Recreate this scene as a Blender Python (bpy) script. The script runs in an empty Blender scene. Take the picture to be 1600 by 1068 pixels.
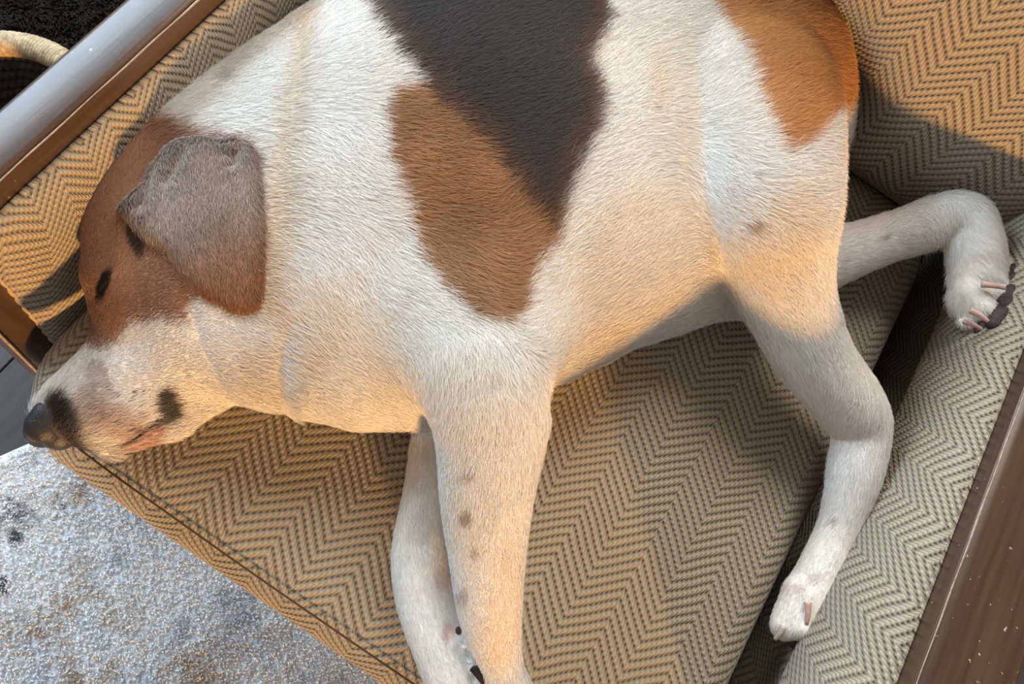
import bpy, bmesh, math
import numpy as np
from mathutils import Vector
from mathutils.bvhtree import BVHTree

rng = np.random.default_rng(7)
S = bpy.context.scene
COL = S.collection

# ------------------------------------------------------------------ camera, world, lights, exposure
FPX = 1155.0
PITCH, ROLL = math.radians(70), math.radians(34.5)
CAM = np.array([0.0, -0.255, 1.14])
FW = np.array([0, math.cos(PITCH), -math.sin(PITCH)])
U0 = np.array([0, math.sin(PITCH), math.cos(PITCH)])
AX = np.array([1.0, 0, 0])
RT = math.cos(ROLL) * AX + math.sin(ROLL) * U0
UP = -math.sin(ROLL) * AX + math.cos(ROLL) * U0

cd = bpy.data.cameras.new('camera')
cam = bpy.data.objects.new('camera', cd)
COL.objects.link(cam)
cd.sensor_fit = 'HORIZONTAL'
cd.sensor_width = 36
cd.lens = 36 * FPX / 1600
cd.clip_start = 0.01
from mathutils import Matrix
cam.matrix_world = Matrix(((RT[0], UP[0], -FW[0], CAM[0]), (RT[1], UP[1], -FW[1], CAM[1]), (RT[2], UP[2], -FW[2], CAM[2]), (0, 0, 0, 1)))
S.camera = cam

S.view_settings.view_transform = 'Standard'
S.view_settings.look = 'None'
S.view_settings.gamma = 1
S.view_settings.use_curve_mapping = False
S.view_settings.exposure = 0.26

w = bpy.data.worlds.new('room_light')
S.world = w
w.use_nodes = True
w.node_tree.nodes['Background'].inputs[0].default_value = (1.0, 0.93, 0.86, 1)
w.node_tree.nodes['Background'].inputs[1].default_value = 0.27

SUN_AZ, SUN_EL = math.radians(-43), math.radians(7.4)      # low evening sun from the front right
sd = bpy.data.lights.new('low_sun', 'SUN')
sd.energy = 4.4
sd.color = (1.0, 0.55, 0.20)
sd.angle = math.radians(3.5)
sun = bpy.data.objects.new('low_sun', sd)
COL.objects.link(sun)
sdir = Vector((math.cos(SUN_EL) * math.cos(SUN_AZ), math.cos(SUN_EL) * math.sin(SUN_AZ), math.sin(SUN_EL)))
sun.rotation_euler = sdir.to_track_quat('Z', 'Y').to_euler()

def area(name, loc, target, sx, sy, power, color):
    l = bpy.data.lights.new(name, 'AREA')
    l.shape = 'RECTANGLE'; l.size = sx; l.size_y = sy; l.energy = power; l.color = color
    o = bpy.data.objects.new(name, l); COL.objects.link(o)
    o.location = loc
    o.rotation_euler = (Vector(loc) - Vector(target)).to_track_quat('Z', 'Y').to_euler()
    return o
area('window_daylight', (-2.3, 0.55, 1.50), (0, 0, 0.5), 2.0, .95, 98, (0.60, 0.82, 1.0))

area('overhead_fill', (-0.35, 1.45, 2.3), (0.1, 0.1, 0.45), 1.2, 1.0, 47, (1.0, 0.95, 0.88))  # added soft fill with no known source, brightens the upward surfaces

# ------------------------------------------------------------------ helpers
def ray(px, py):
    return FW + (px - 800) / FPX * RT - (py - 534) / FPX * UP
def at_z(px, py, z):
    d = ray(px, py); return CAM + d * ((z - CAM[2]) / d[2])
def depth_of(p):
    return float((np.asarray(p) - CAM) @ FW)

def tag(o, label=None, cat=None, group=None, kind=None):
    if label: o['label'] = label
    if cat: o['category'] = cat
    if group: o['group'] = group
    if kind: o['kind'] = kind
    return o
def empty(name, loc):
    o = bpy.data.objects.new(name, None); COL.objects.link(o); o.location = loc
    o.empty_display_size = 0.05
    return o
def link(name, me, mat, parent=None, smooth=True):
    o = bpy.data.objects.new(name, me); COL.objects.link(o)
    if mat: me.materials.append(mat)
    if parent:
        o.parent = parent
        o.matrix_parent_inverse = Matrix.Translation(parent.location).inverted()
    if smooth:
        me.polygons.foreach_set('use_smooth', [True] * len(me.polygons))
    return o
def from_arrays(name, V, Fc):
    me = bpy.data.meshes.new(name)
    me.from_pydata([tuple(map(float, v)) for v in V], [], [tuple(map(int, q)) for q in Fc])
    me.update()
    return me
def tube(path, rad, n=10, cap=True):
    """swept tube along path with a radius per point"""
    P = np.asarray(path, float); m = len(P)
    rad = np.broadcast_to(np.asarray(rad, float), (m,))
    T = np.gradient(P, axis=0); T /= np.linalg.norm(T, axis=1)[:, None] + 1e-12
    ref = np.array([0, 0, 1.0])
    if abs(T[0] @ ref) > .9: ref = np.array([1.0, 0, 0])
    N = np.cross(T[0], ref); N /= np.linalg.norm(N)
    V = []
    for i in range(m):
        N = N - T[i] * (N @ T[i]); N /= np.linalg.norm(N)
        Bn = np.cross(T[i], N)
        for k in range(n):
            a = 2 * math.pi * k / n
            V.append(P[i] + rad[i] * (math.cos(a) * N + math.sin(a) * Bn))
    Fc = []
    for i in range(m - 1):
        for k in range(n):
            a, b = i * n + k, i * n + (k + 1) % n
            Fc.append((a, b, b + n, a + n))
    if cap:
        Fc.append(tuple(range(n))[::-1]); Fc.append(tuple((m - 1) * n + k for k in range(n)))
    return V, Fc
def merge(parts):
    V, Fc = [], []
    for v, fc in parts:
        o = len(V); V += list(v); Fc += [tuple(i + o for i in q) for q in fc]
    return V, Fc
def smooth_path(pts, n=40):
    """Catmull-Rom through the points"""
    P = np.asarray(pts, float)
    P = np.vstack([2 * P[0] - P[1], P, 2 * P[-1] - P[-2]])
    out = []
    segs = len(P) - 3
    for i in range(segs):
        p0, p1, p2, p3 = P[i:i + 4]
        k = max(2, n // segs)
        for t in np.linspace(0, 1, k, endpoint=False):
            out.append(.5 * (2 * p1 + (p2 - p0) * t + (2 * p0 - 5 * p1 + 4 * p2 - p3) * t * t + (3 * p1 - p0 - 3 * p2 + p3) * t ** 3))
    out.append(P[-2])
    return np.array(out)

# ------------------------------------------------------------------ materials
def srgb(r, g, b):
    f = lambda c: (c / 255 / 12.92) if c / 255 <= .04045 else ((c / 255 + .055) / 1.055) ** 2.4
    return (f(r), f(g), f(b), 1)
class NT:
    def __init__(self, name):
        self.m = bpy.data.materials.new(name); self.m.use_nodes = True
        self.t = self.m.node_tree; self.b = self.t.nodes['Principled BSDF']
    def n(self, kind, **kw):
        nd = self.t.nodes.new('ShaderNode' + kind)
        for k, v in kw.items(): setattr(nd, k, v)
        return nd
    def link(self, a, b): self.t.links.new(a, b)
    def put(self, sock, v):
        if isinstance(v, (int, float)): sock.default_value = v
        elif isinstance(v, (tuple, list)): sock.default_value = v
        else: self.link(v, sock)
    def math(self, op, a, b=0.0, c=0.0, clamp=False):
        nd = self.n('Math', operation=op); nd.use_clamp = clamp
        for s, v in zip(nd.inputs, (a, b, c)): self.put(s, v)
        return nd.outputs[0]
    def mix(self, fac, a, b):
        nd = self.n('Mix', data_type='RGBA')
        self.put(nd.inputs['Factor'], fac); self.put(nd.inputs[6], a); self.put(nd.inputs[7], b)
        return nd.outputs[2]
    def noise(self, vec, scale, detail=4, rough=.6, out=0):
        nd = self.n('TexNoise'); nd.inputs['Scale'].default_value = scale
        nd.inputs['Detail'].default_value = detail; nd.inputs['Roughness'].default_value = rough
        if vec is not None: self.link(vec, nd.inputs['Vector'])
        return nd.outputs[out]
    def ramp(self, v, stops):
        nd = self.n('ValToRGB'); e = nd.color_ramp.elements
        while len(e) < len(stops): e.new(.5)
        for q, (p, c) in zip(e, stops):
            q.position = p; q.color = c if len(c) == 4 else (*c, 1)
        self.link(v, nd.inputs[0]); return nd.outputs[0]
    def step(self, v, lo, hi):
        nd = self.n('MapRange', interpolation_type='SMOOTHSTEP')
        self.put(nd.inputs[0], v); nd.inputs[1].default_value = lo; nd.inputs[2].default_value = hi
        return nd.outputs[0]
    def bump(self, h, dist, strength=1.0):
        nd = self.n('Bump'); nd.inputs['Distance'].default_value = dist; nd.inputs['Strength'].default_value = strength
        self.link(h, nd.inputs['Height']); self.link(nd.outputs[0], self.b.inputs['Normal'])

def fabric_material(name, light, dark, band=.0365, rib=.0104, stitch=.0039):
    m = NT(name)
    uv = m.n('UVMap').outputs[0]
    wob = m.n('VectorMath', operation='SCALE'); m.link(m.noise(uv, 9, 2, .5, 1), wob.inputs[0]); wob.inputs['Scale'].default_value = .010
    ad = m.n('VectorMath', operation='ADD'); m.link(uv, ad.inputs[0]); m.link(wob.outputs[0], ad.inputs[1])
    sp = m.n('SeparateXYZ'); m.link(ad.outputs[0], sp.inputs[0])
    u, v = sp.outputs[0], sp.outputs[1]
    t = m.math('PINGPONG', u, band)
    r = m.math('DIVIDE', m.math('ADD', v, m.math('MULTIPLY', t, .92)), rib)
    p = m.math('FRACT', r)
    ridge = m.math('SINE', m.math('MULTIPLY', p, math.pi))                    # 1 on the rib, 0 in the groove
    q = m.math('ADD', m.math('DIVIDE', u, stitch), m.math('MULTIPLY', m.math('ABSOLUTE', m.math('SUBTRACT', p, .5)), 1.5))   # yarn crossings along the rib, slanted
    sl = m.math('SINE', m.math('MULTIPLY', q, 2 * math.pi))
    slit = m.math('MULTIPLY', m.step(m.math('SUBTRACT', 1.0, ridge), .25, .95), m.step(sl, -.3, .7))
    fine = m.noise(uv, 900, 2, .6)
    h = m.math('ADD', m.math('MULTIPLY', ridge, .62), m.math('MULTIPLY', sl, .22))
    h = m.math('SUBTRACT', h, m.math('MULTIPLY', slit, .8))
    h = m.math('ADD', h, m.math('MULTIPLY', fine, .25))
    base = m.mix(m.step(ridge, .2, .95), tuple(.72 * c for c in light[:3]) + (1,), light)
    hl = m.math('MULTIPLY', m.step(ridge, .55, 1.0), m.step(m.math('MULTIPLY', sl, -1.0), -.2, .9))
    base = m.mix(m.math('MULTIPLY', hl, .55), base, tuple(min(1, 1.55 * c + .02) for c in light[:3]) + (1,))  # highlights on the yarn crests put into the colour
    base = m.mix(m.math('MULTIPLY', slit, .95), base, dark)
    base = m.mix(m.math('MULTIPLY', m.step(fine, .3, .75), .25), base, tuple(.6 * c for c in light[:3]) + (1,))
    m.link(base, m.b.inputs['Base Color'])
    m.b.inputs['Roughness'].default_value = .8
    m.b.inputs['Sheen Weight'].default_value = .25
    m.b.inputs['Specular IOR Level'].default_value = .25
    m.bump(h, .0016, 1.0)
    return m.m

def wood_material(name, c1, c2, rough=.34, axis=1, flecks=True, coat=.3):
    m = NT(name)
    co = m.n('TexCoord').outputs['Object']
    mp = m.n('Mapping'); m.link(co, mp.inputs[0])
    sc = [38, 38, 38]; sc[axis] = 2.2
    mp.inputs['Scale'].default_value = sc
    g = m.noise(mp.outputs[0], 2.2, 6, .62)
    col = m.ramp(g, [(.3, c1), (.7, c2)])
    if flecks:
        fl = m.step(m.noise(co, 160, 2, .5), .695, .72)
        big = m.step(m.noise(co, 14, 2, .5), .5, .62)
        col = m.mix(m.math('MULTIPLY', m.math('MULTIPLY', fl, big), .8), col, (.55, .5, .44, 1))
    m.link(col, m.b.inputs['Base Color'])
    rr = m.math('ADD', rough - .06, m.math('MULTIPLY', m.noise(co, 60, 4, .7), .14))
    m.link(rr, m.b.inputs['Roughness'])
    m.b.inputs['Coat Weight'].default_value = coat
    m.b.inputs['Specular IOR Level'].default_value = .30
    m.b.inputs['Coat Roughness'].default_value = .3
    m.bump(g, .0004, .5)
    return m.m

def plain(name, col, rough=.5, spec=.5, noise=0.0, nscale=80, bump=0.0, sub=0.0):
    m = NT(name)
    co = m.n('TexCoord').outputs['Object']
    nz = m.noise(co, nscale, 4, .6)
    if noise:
        m.link(m.ramp(nz, [(.25, tuple(c * (1 - noise) for c in col[:3])), (.75, tuple(min(1, c * (1 + noise)) for c in col[:3]))]), m.b.inputs['Base Color'])
    else:
        m.b.inputs['Base Color'].default_value = col
    m.b.inputs['Roughness'].default_value = rough
    m.b.inputs['Specular IOR Level'].default_value = spec
    if sub:
        m.b.inputs['Subsurface Weight'].default_value = sub
        m.b.inputs['Subsurface Radius'].default_value = (.004, .0015, .001)
    if bump: m.bump(nz, bump)
    return m.m

M_FAB = fabric_material('herringbone_fabric', (.350, .288, .200, 1), (.070, .043, .021, 1))
M_PIPE = plain('piping_cord', (.40, .31, .20, 1), .8, .2, .35, 500, .001)
M_SEAM = plain('seam_thread', (.07, .05, .03, 1), .9, .1)
M_WOOD = wood_material('walnut_arm', (.046, .027, .017), (.096, .053, .031), .30, coat=.0)
M_WOODV = wood_material('walnut_post', (.046, .027, .017), (.096, .053, .031), .36, axis=2, flecks=False)
M_EDGE = plain('worn_lit_wood_edge', (.30, .23, .16, 1), .5, .4, .4, 220)
M_DARK = plain('webbing_black', (.012, .010, .009, 1), .9, .1)

# ------------------------------------------------------------------ floor and rug
def floor_material():
    m = NT('dark_floorboard')
    oi = m.n('ObjectInfo').outputs['Random']
    co = m.n('TexCoord').outputs['Object']
    mp = m.n('Mapping'); m.link(co, mp.inputs[0]); mp.inputs['Scale'].default_value = (34, 2.4, 34)
    g = m.noise(mp.outputs[0], 2, 6, .65)
    c = m.ramp(g, [(.25, (.034, .031, .031)), (.75, (.07, .065, .064))])
    hs = m.n('HueSaturation'); m.link(c, hs.inputs['Color']); m.link(m.math('ADD', m.math('MULTIPLY', oi, .5), .75), hs.inputs['Value'])
    m.link(hs.outputs[0], m.b.inputs['Base Color'])
    m.b.inputs['Roughness'].default_value = .42
    m.bump(g, .0006, .6)
    return m.m
M_FLOOR = floor_material()
fl = empty('floor', (0, 0, 0)); tag(fl, kind='structure')
V, Fc = [(-3.4, -3, -.02), (3.4, -3, -.02), (3.4, 3, -.02), (-3.4, 3, -.02), (-3.4, -3, -.006), (3.4, -3, -.006), (3.4, 3, -.006), (-3.4, 3, -.006)], \
    [(0, 3, 2, 1), (4, 5, 6, 7), (0, 1, 5, 4), (1, 2, 6, 5), (2, 3, 7, 6), (3, 0, 4, 7)]
link('subfloor', from_arrays('subfloor', V, Fc), M_DARK, fl, False)
bm = bmesh.new(); bmesh.ops.create_cube(bm, size=1)
for v_ in bm.verts: v_.co = Vector((v_.co.x * .126, v_.co.y * 1.2, v_.co.z * .012 - .006))
bmesh.ops.bevel(bm, geom=list(bm.edges), offset=.0015, segments=1, affect='EDGES')
plank_me = bpy.data.meshes.new('plank'); bm.to_mesh(plank_me); bm.free()
plank_me.materials.append(M_FLOOR)
for i in range(-16, 12):
    for j in range(-2, 3):
        o = bpy.data.objects.new('plank', plank_me); COL.objects.link(o); o.parent = fl
        o.location = (i * .128, j * 1.203 + (.6 if i % 2 else .17 * (i % 3)), 0)

def rug_color_nodes(m, co):
    n1 = m.noise(co, 3.2, 6, .62); n2 = m.noise(co, 11, 8, .72); n3 = m.noise(co, 46, 6, .7)
    mp = m.n('Mapping'); m.link(co, mp.inputs[0]); mp.inputs['Location'].default_value = (3.1, 7.7, 1.3)
    n4 = m.noise(mp.outputs[0], 4.2, 5, .6)
    a = m.math('ADD', m.math('MULTIPLY', n1, .35), m.math('ADD', m.math('MULTIPLY', n2, .47), m.math('MULTIPLY', n3, .18)))
    c = m.ramp(a, [(.26, srgb(84, 90, 102)), (.33, srgb(150, 158, 170)), (.40, srgb(206, 212, 220)), (.47, srgb(240, 243, 246)), (.66, srgb(248, 247, 243))])
    warm = m.math('MULTIPLY', m.step(n4, .48, .60), m.step(n2, .4, .6))
    c = m.mix(m.math('MULTIPLY', warm, .75), c, srgb(186, 164, 140))
    dk = m.math('MULTIPLY', m.step(m.noise(mp.outputs[0], 17, 6, .75), .585, .66), m.step(n1, .40, .56))
    c = m.mix(m.math('MULTIPLY', dk, .85), c, srgb(62, 64, 74))
    return c
mr = NT('distressed_rug_weave')
mr.link(rug_color_nodes(mr, mr.n('TexCoord').outputs['Object']), mr.b.inputs['Base Color'])
mr.b.inputs['Roughness'].default_value = .95; mr.b.inputs['Specular IOR Level'].default_value = .1
mr.bump(mr.noise(mr.n('TexCoord').outputs['Object'], 420, 3, .7), .004, .8)
# back-left corner of the rug as seen beside the chair; its edges follow the photograph
ra, rb = at_z(0, 710, .01), at_z(50, 688, .01)
e1 = (rb - ra); e1[2] = 0; e1 /= np.linalg.norm(e1)            # along the visible edge
e2 = np.array([e1[1], -e1[0], 0])                               # into the rug (towards the camera side)
rug = empty('area_rug', (0, -.9, 0))
tag(rug, 'grey, white and blue distressed pattern rug in front of the armchair', 'rug')
org = ra - e1 * .55; org[2] = 0
nx_, ny_ = 2.1, .98
bm = bmesh.new()
bmesh.ops.create_grid(bm, x_segments=60, y_segments=44, size=.5)
for v_ in bm.verts:
    a, b = (v_.co.x + .5) * nx_, (v_.co.y + .5) * ny_
    p = org + e1 * a + e2 * b
    d = min(a, b, nx_ - a, ny_ - b)
    v_.co = Vector((p[0], p[1], .009 * min(1, .45 + d / .02)))
ret = bmesh.ops.extrude_face_region(bm, geom=list(bm.faces))
for g_ in ret['geom']:
    if isinstance(g_, bmesh.types.BMVert): g_.co.z = .0005
bmesh.ops.recalc_face_normals(bm, faces=bm.faces)
me = bpy.data.meshes.new('weave'); bm.to_mesh(me); bm.free()
link('weave', me, mr.m, rug)

def hair_object(name, pts, rad, mat, parent, attrs, npt):
    """pts (n, npt, 3), rad (n, npt); attrs: name -> (n,3) or (n,4) per strand"""
    n = len(pts)
    hc = bpy.data.hair_curves.new(name)
    hc.add_curves([npt] * n)
    hc.position_data.foreach_set('vector', np.ascontiguousarray(pts, np.float32).ravel())
    ra_ = hc.attributes.get('radius') or hc.attributes.new('radius', 'FLOAT', 'POINT')
    ra_.data.foreach_set('value', np.ascontiguousarray(rad, np.float32).ravel())
    for k, a in attrs.items():
        if a.shape[1] == 4:
            t = hc.attributes.new(k, 'FLOAT_COLOR', 'CURVE'); t.data.foreach_set('color', np.ascontiguousarray(a, np.float32).ravel())
        else:
            t = hc.attributes.new(k, 'FLOAT_VECTOR', 'CURVE'); t.data.foreach_set('vector', np.ascontiguousarray(a, np.float32).ravel())
    hc.materials.append(mat)
    o = bpy.data.objects.new(name, hc); COL.objects.link(o)
    if parent:
        o.parent = parent; o.matrix_parent_inverse = Matrix.Translation(parent.location).inverted()
    return o

mp_ = NT('rug_pile_yarn')
mp_.link(rug_color_nodes(mp_, mp_.n('TexCoord').outputs['Object']), mp_.b.inputs['Base Color'])
mp_.b.inputs['Roughness'].default_value = .95; mp_.b.inputs['Specular IOR Level'].default_value = .05
NP = 90000
a = rng.uniform(.3, 1.25, NP); b = rng.uniform(.004, .75, NP)
root = org + a[:, None] * e1 + b[:, None] * e2; root[:, 2] = .0085
lean = rng.normal(0, .0016, (NP, 2))
pts = np.repeat(root[:, None, :], 3, 1)
for k, f_ in enumerate((0, .6, 1)):
    pts[:, k, 2] += f_ * rng.uniform(.004, .006, NP); pts[:, k, :2] += lean * f_ ** 2
pile = hair_object('pile', pts, np.tile([.0009, .0010, .0006], (NP, 1)), mp_.m, rug, {}, 3)
tag(pile, kind='stuff')

# dark woven mat under the basket, beyond the left arm
mat_ = empty('floor_mat', (-1.25, .62, 0))
tag(mat_, 'dark brown shaggy floor mat under the basket beyond the left arm', 'mat')
M_MAT = plain('dark_brown_pile', (.020, .015, .012, 1), .9, .15, .5, 160, .002)
V, Fc = [], []
MX0, MX1, MY0, MY1 = -1.9, -.60, -.16, 1.4
bm = bmesh.new(); bmesh.ops.create_cube(bm, size=1)
for v_ in bm.verts: v_.co = Vector(((MX0 + MX1) / 2 + v_.co.x * (MX1 - MX0), (MY0 + MY1) / 2 + v_.co.y * (MY1 - MY0), .0055 + v_.co.z * .010))
bmesh.ops.bevel(bm, geom=list(bm.edges), offset=.003, segments=2, affect='EDGES')
me = bpy.data.meshes.new('mat_base'); bm.to_mesh(me); bm.free()
link('mat_base', me, M_MAT, mat_)
NM = 120000
root = np.stack([rng.uniform(MX0 + .004, MX1 - .004, NM), rng.uniform(MY0 + .004, MY1 - .004, NM), np.full(NM, .010)], 1)
clump = np.stack([np.sin(root[:, 0] * 90 + np.sin(root[:, 1] * 70) * 2), np.cos(root[:, 1] * 80 + np.sin(root[:, 0] * 60) * 2)], 1) * .007
pts = np.repeat(root[:, None, :], 4, 1)
for k, f_ in enumerate((0, .35, .7, 1)):
    pts[:, k, 2] += .012 * math.sin(f_ * 1.5); pts[:, k, :2] += (clump + rng.normal(0, .0025, (NM, 2))) * f_ ** 1.5
tag(hair_object('mat_pile', pts, np.tile([.0008, .0009, .0008, .0003], (NM, 1)), M_MAT, mat_, {}, 4), kind='stuff')

# ------------------------------------------------------------------ armchair
chair = empty('armchair', (0, .1, 0))
tag(chair, 'wood framed armchair with tan herringbone upholstery that the dog sleeps in', 'armchair')
XL, XR = -.371, .400           # inner faces of the two arms
def rail(x_in, x_out, sgn, crown):
    """arm rail: crowned top, eased edges; swept along y"""
    prof = []
    n = 14
    for k in range(n + 1):
        s = k / n
        x = x_in + (x_out - x_in) * s
        e = min(s, 1 - s) * abs(x_out - x_in)
        z = .600 - crown * s ** 2 - max(0, .004 - e) ** 2 / .008 * 2
        prof.append((x, z))
    prof += [(x_out, .572), (x_out - sgn * .003, .569), (x_in + sgn * .003, .569), (x_in, .572)]
    ys = np.linspace(-.365, .66, 25)
    V, Fc = [], []
    m = len(prof)
    for y in ys:
        for x, z in prof: V.append((x, y, z))
    for i in range(len(ys) - 1):
        for k in range(m):
            a, b = i * m + k, i * m + (k + 1) % m
            Fc.append((a, b, b + m, a + m))
    Fc.append(tuple(range(m))[::-1]); Fc.append(tuple((len(ys) - 1) * m + k for k in range(m)))
    me = from_arrays('arm_rail', V, Fc)
    bm = bmesh.new(); bm.from_mesh(me); bmesh.ops.recalc_face_normals(bm, faces=bm.faces); bm.to_mesh(me); bm.free()
    o = link('arm_rail', me, M_WOOD, chair)
    me.set_sharp_from_angle(angle=math.radians(50))
    return o
tag(rail(XL, -.419, -1, .008), 'brown arm rail with a window shine along its scratched top')
tag(rail(XR, .480, 1, .003), 'reddish brown arm rail beside the hind paws')
# worn bright edge along each inner top edge
for x, sg in ((XL, -1), (XR, 1)):
    ys = np.linspace(-.36, .6, 60)
    path = [(x + sg * .0004 + .0002 * math.sin(y * 90), y, .5985) for y in ys]
    rr = .0005 + .0005 * np.abs(np.sin(ys * 37) * np.sin(ys * 11 + 1))
    link('worn_lit_edge', from_arrays('worn_lit_edge', *tube(path, rr, 6)), M_EDGE, chair)

def prism(name, quad_bot, quad_top, mat, parent, bev=.003):
    bm = bmesh.new()
    vb = [bm.verts.new(p) for p in quad_bot]; vt = [bm.verts.new(p) for p in quad_top]
    bm.faces.new(vb[::-1]); bm.faces.new(vt)
    for k in range(4): bm.faces.new((vb[k], vb[(k + 1) % 4], vt[(k + 1) % 4], vt[k]))
    bmesh.ops.recalc_face_normals(bm, faces=bm.faces)
    bmesh.ops.bevel(bm, geom=list(bm.edges), offset=bev, segments=2, affect='EDGES')
    me = bpy.data.meshes.new(name); bm.to_mesh(me); bm.free()
    return link(name, me, mat, parent, False)
def post(name, x0, x1, y0t, y1t, lean, ztop=.572, zb=0.0):
    dy = lean * ztop
    bot = [(x0, y0t - dy, zb), (x1, y0t - dy, zb), (x1, y1t - dy, zb), (x0, y1t - dy, zb)]
    top = [(x0, y0t, ztop), (x1, y0t, ztop), (x1, y1t, ztop), (x0, y1t, ztop)]
    return prism(name, bot, top, M_WOODV, chair)
post('front_leg', XL, -.413, -.254, -.219, .107)
post('front_leg', XR, .46, -.254, -.219, .107)
post('rear_leg', XL, -.413, .60, .645, -.10)
post('rear_leg', XR, .46, .60, .645, -.10)
# light on the left front leg's front corner, put in as a pale strip
pth = [(XL - .0008, -.254 - .107 * (.572 - z) - .0002, z) for z in np.linspace(.56, .02, 30)]
link('worn_lit_edge', from_arrays('worn_lit_edge', *tube(pth, .0014, 6)), M_EDGE, chair)
# lower side rails and front rail carry the seat
prism('side_rail', [(XL, -.26, .25), (-.405, -.26, .25), (-.405, .62, .25), (XL, .62, .25)], [(XL, -.26, .30), (-.405, -.26, .30), (-.405, .62, .30), (XL, .62, .30)], M_WOOD, chair)
prism('side_rail', [(XR, -.26, .25), (.44, -.26, .25), (.44, .62, .25), (XR, .62, .25)], [(XR, -.26, .30), (.44, -.26, .30), (.44, .62, .30), (XR, .62, .30)], M_WOOD, chair)
prism('front_rail', [(XL + .001, -.27, .255), (XR - .001, -.27, .255), (XR - .001, -.24, .255), (XL + .001, -.24, .255)], [(XL + .001, -.27, .295), (XR - .001, -.27, .295), (XR - .001, -.24, .295), (XL + .001, -.24, .295)], M_WOOD, chair)
prism('seat_deck', [(XL + .001, -.24, .285), (XR - .001, -.24, .285), (XR - .001, .60, .285), (XL + .001, .60, .285)], [(XL + .001, -.24, .298), (XR - .001, -.24, .298), (XR - .001, .60, .298), (XL + .001, .60, .298)], M_DARK, chair)

def sheet(name, fn, nu, nv, mat, parent, thick=.02, uvfn=None):
    """grid surface fn(s, t) -> point, closed at the back by a flat inset copy along thick"""
    V, UV = [], []
    for i in range(nu + 1):
        for j in range(nv + 1):
            p, uv = fn(i / nu, j / nv); V.append(p); UV.append(uv)
    Fc = [(i * (nv + 1) + j, (i + 1) * (nv + 1) + j, (i + 1) * (nv + 1) + j + 1, i * (nv + 1) + j + 1) for i in range(nu) for j in range(nv)]
    me = bpy.data.meshes.new(name); me.from_pydata([tuple(v) for v in V], [], Fc); me.update()
    uvl = me.uv_layers.new(name='UVMap')
    idx = np.zeros(len(me.loops), np.int32); me.loops.foreach_get('vertex_index', idx)
    uvl.data.foreach_set('uv', np.asarray(UV, np.float32)[idx].ravel())
    o = link(name, me, mat, parent)
    if thick:
        md = o.modifiers.new('solid', 'SOLIDIFY'); md.thickness = abs(thick); md.offset = -1 if thick > 0 else 1
    return o
def arm_panel(x, sgn, y0, y1, lean_uv):
    zt, zb = .569, .30
    def fn(s, t):
        yf = y0 - .107 * (.5 - (zt + (zb - zt) * t)) if s < .02 else None
        z = zt + (zb - zt) * t
        ya = y0 - .107 * (.569 - z)
        y = ya + (y1 - ya) * s
        e = min(s * (y1 - y0), (1 - s) * (y1 - y0), (zt - z) + .002, .09)
        bul = .014 * (1 - math.exp(-max(0, e) / .018))
        if sgn > 0:
            g = (zt - z)
            bul = .018 * math.sin(math.pi * min(1, g / .125)) ** .6 - (.022 * min(1, max(0, g - .112) / .03)) if g > 1e-6 else 0
            bul = bul * min(1, .2 + min(s, 1 - s) * (y1 - y0) / .02)
        k_ = 1.3 if sgn < 0 else 1.0
        return (x + sgn * (.012 - bul), y, z), (k_ * (y + lean_uv * (zt - z)), k_ * (zt - z + bul))
    return sheet('arm_panel', fn, 70, 26, M_FAB, chair, .02 * (1 if sgn < 0 else -1))
arm_panel(XL, -1, -.216, .60, .35)
tag(arm_panel(XR, 1, -.216, .60, -.65), 'pale herringbone arm pad in cool shade')
# twisted piping cord down the front edge of the left arm pad
pp = [(XL + .001, -.222 - .107 * (.569 - z), z) for z in np.linspace(.566, .30, 60)]
cord = []
for ph in (0, math.pi):
    cord.append(tube([(p[0] + .0022 * math.cos(k * .8 + ph), p[1] + .0022 * math.sin(k * .8 + ph), p[2]) for k, p in enumerate(pp)], .0036, 7))
link('piping', from_arrays('piping', *merge(cord)), M_PIPE, chair)
# back frame behind the loose back cushion
prism('back_frame', [(XL, .62, .30), (XR, .62, .30), (XR, .65, .30), (XL, .65, .30)], [(XL, .80, .92), (XR, .80, .92), (XR, .83, .92), (XL, .83, .92)], M_WOOD, chair)

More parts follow.
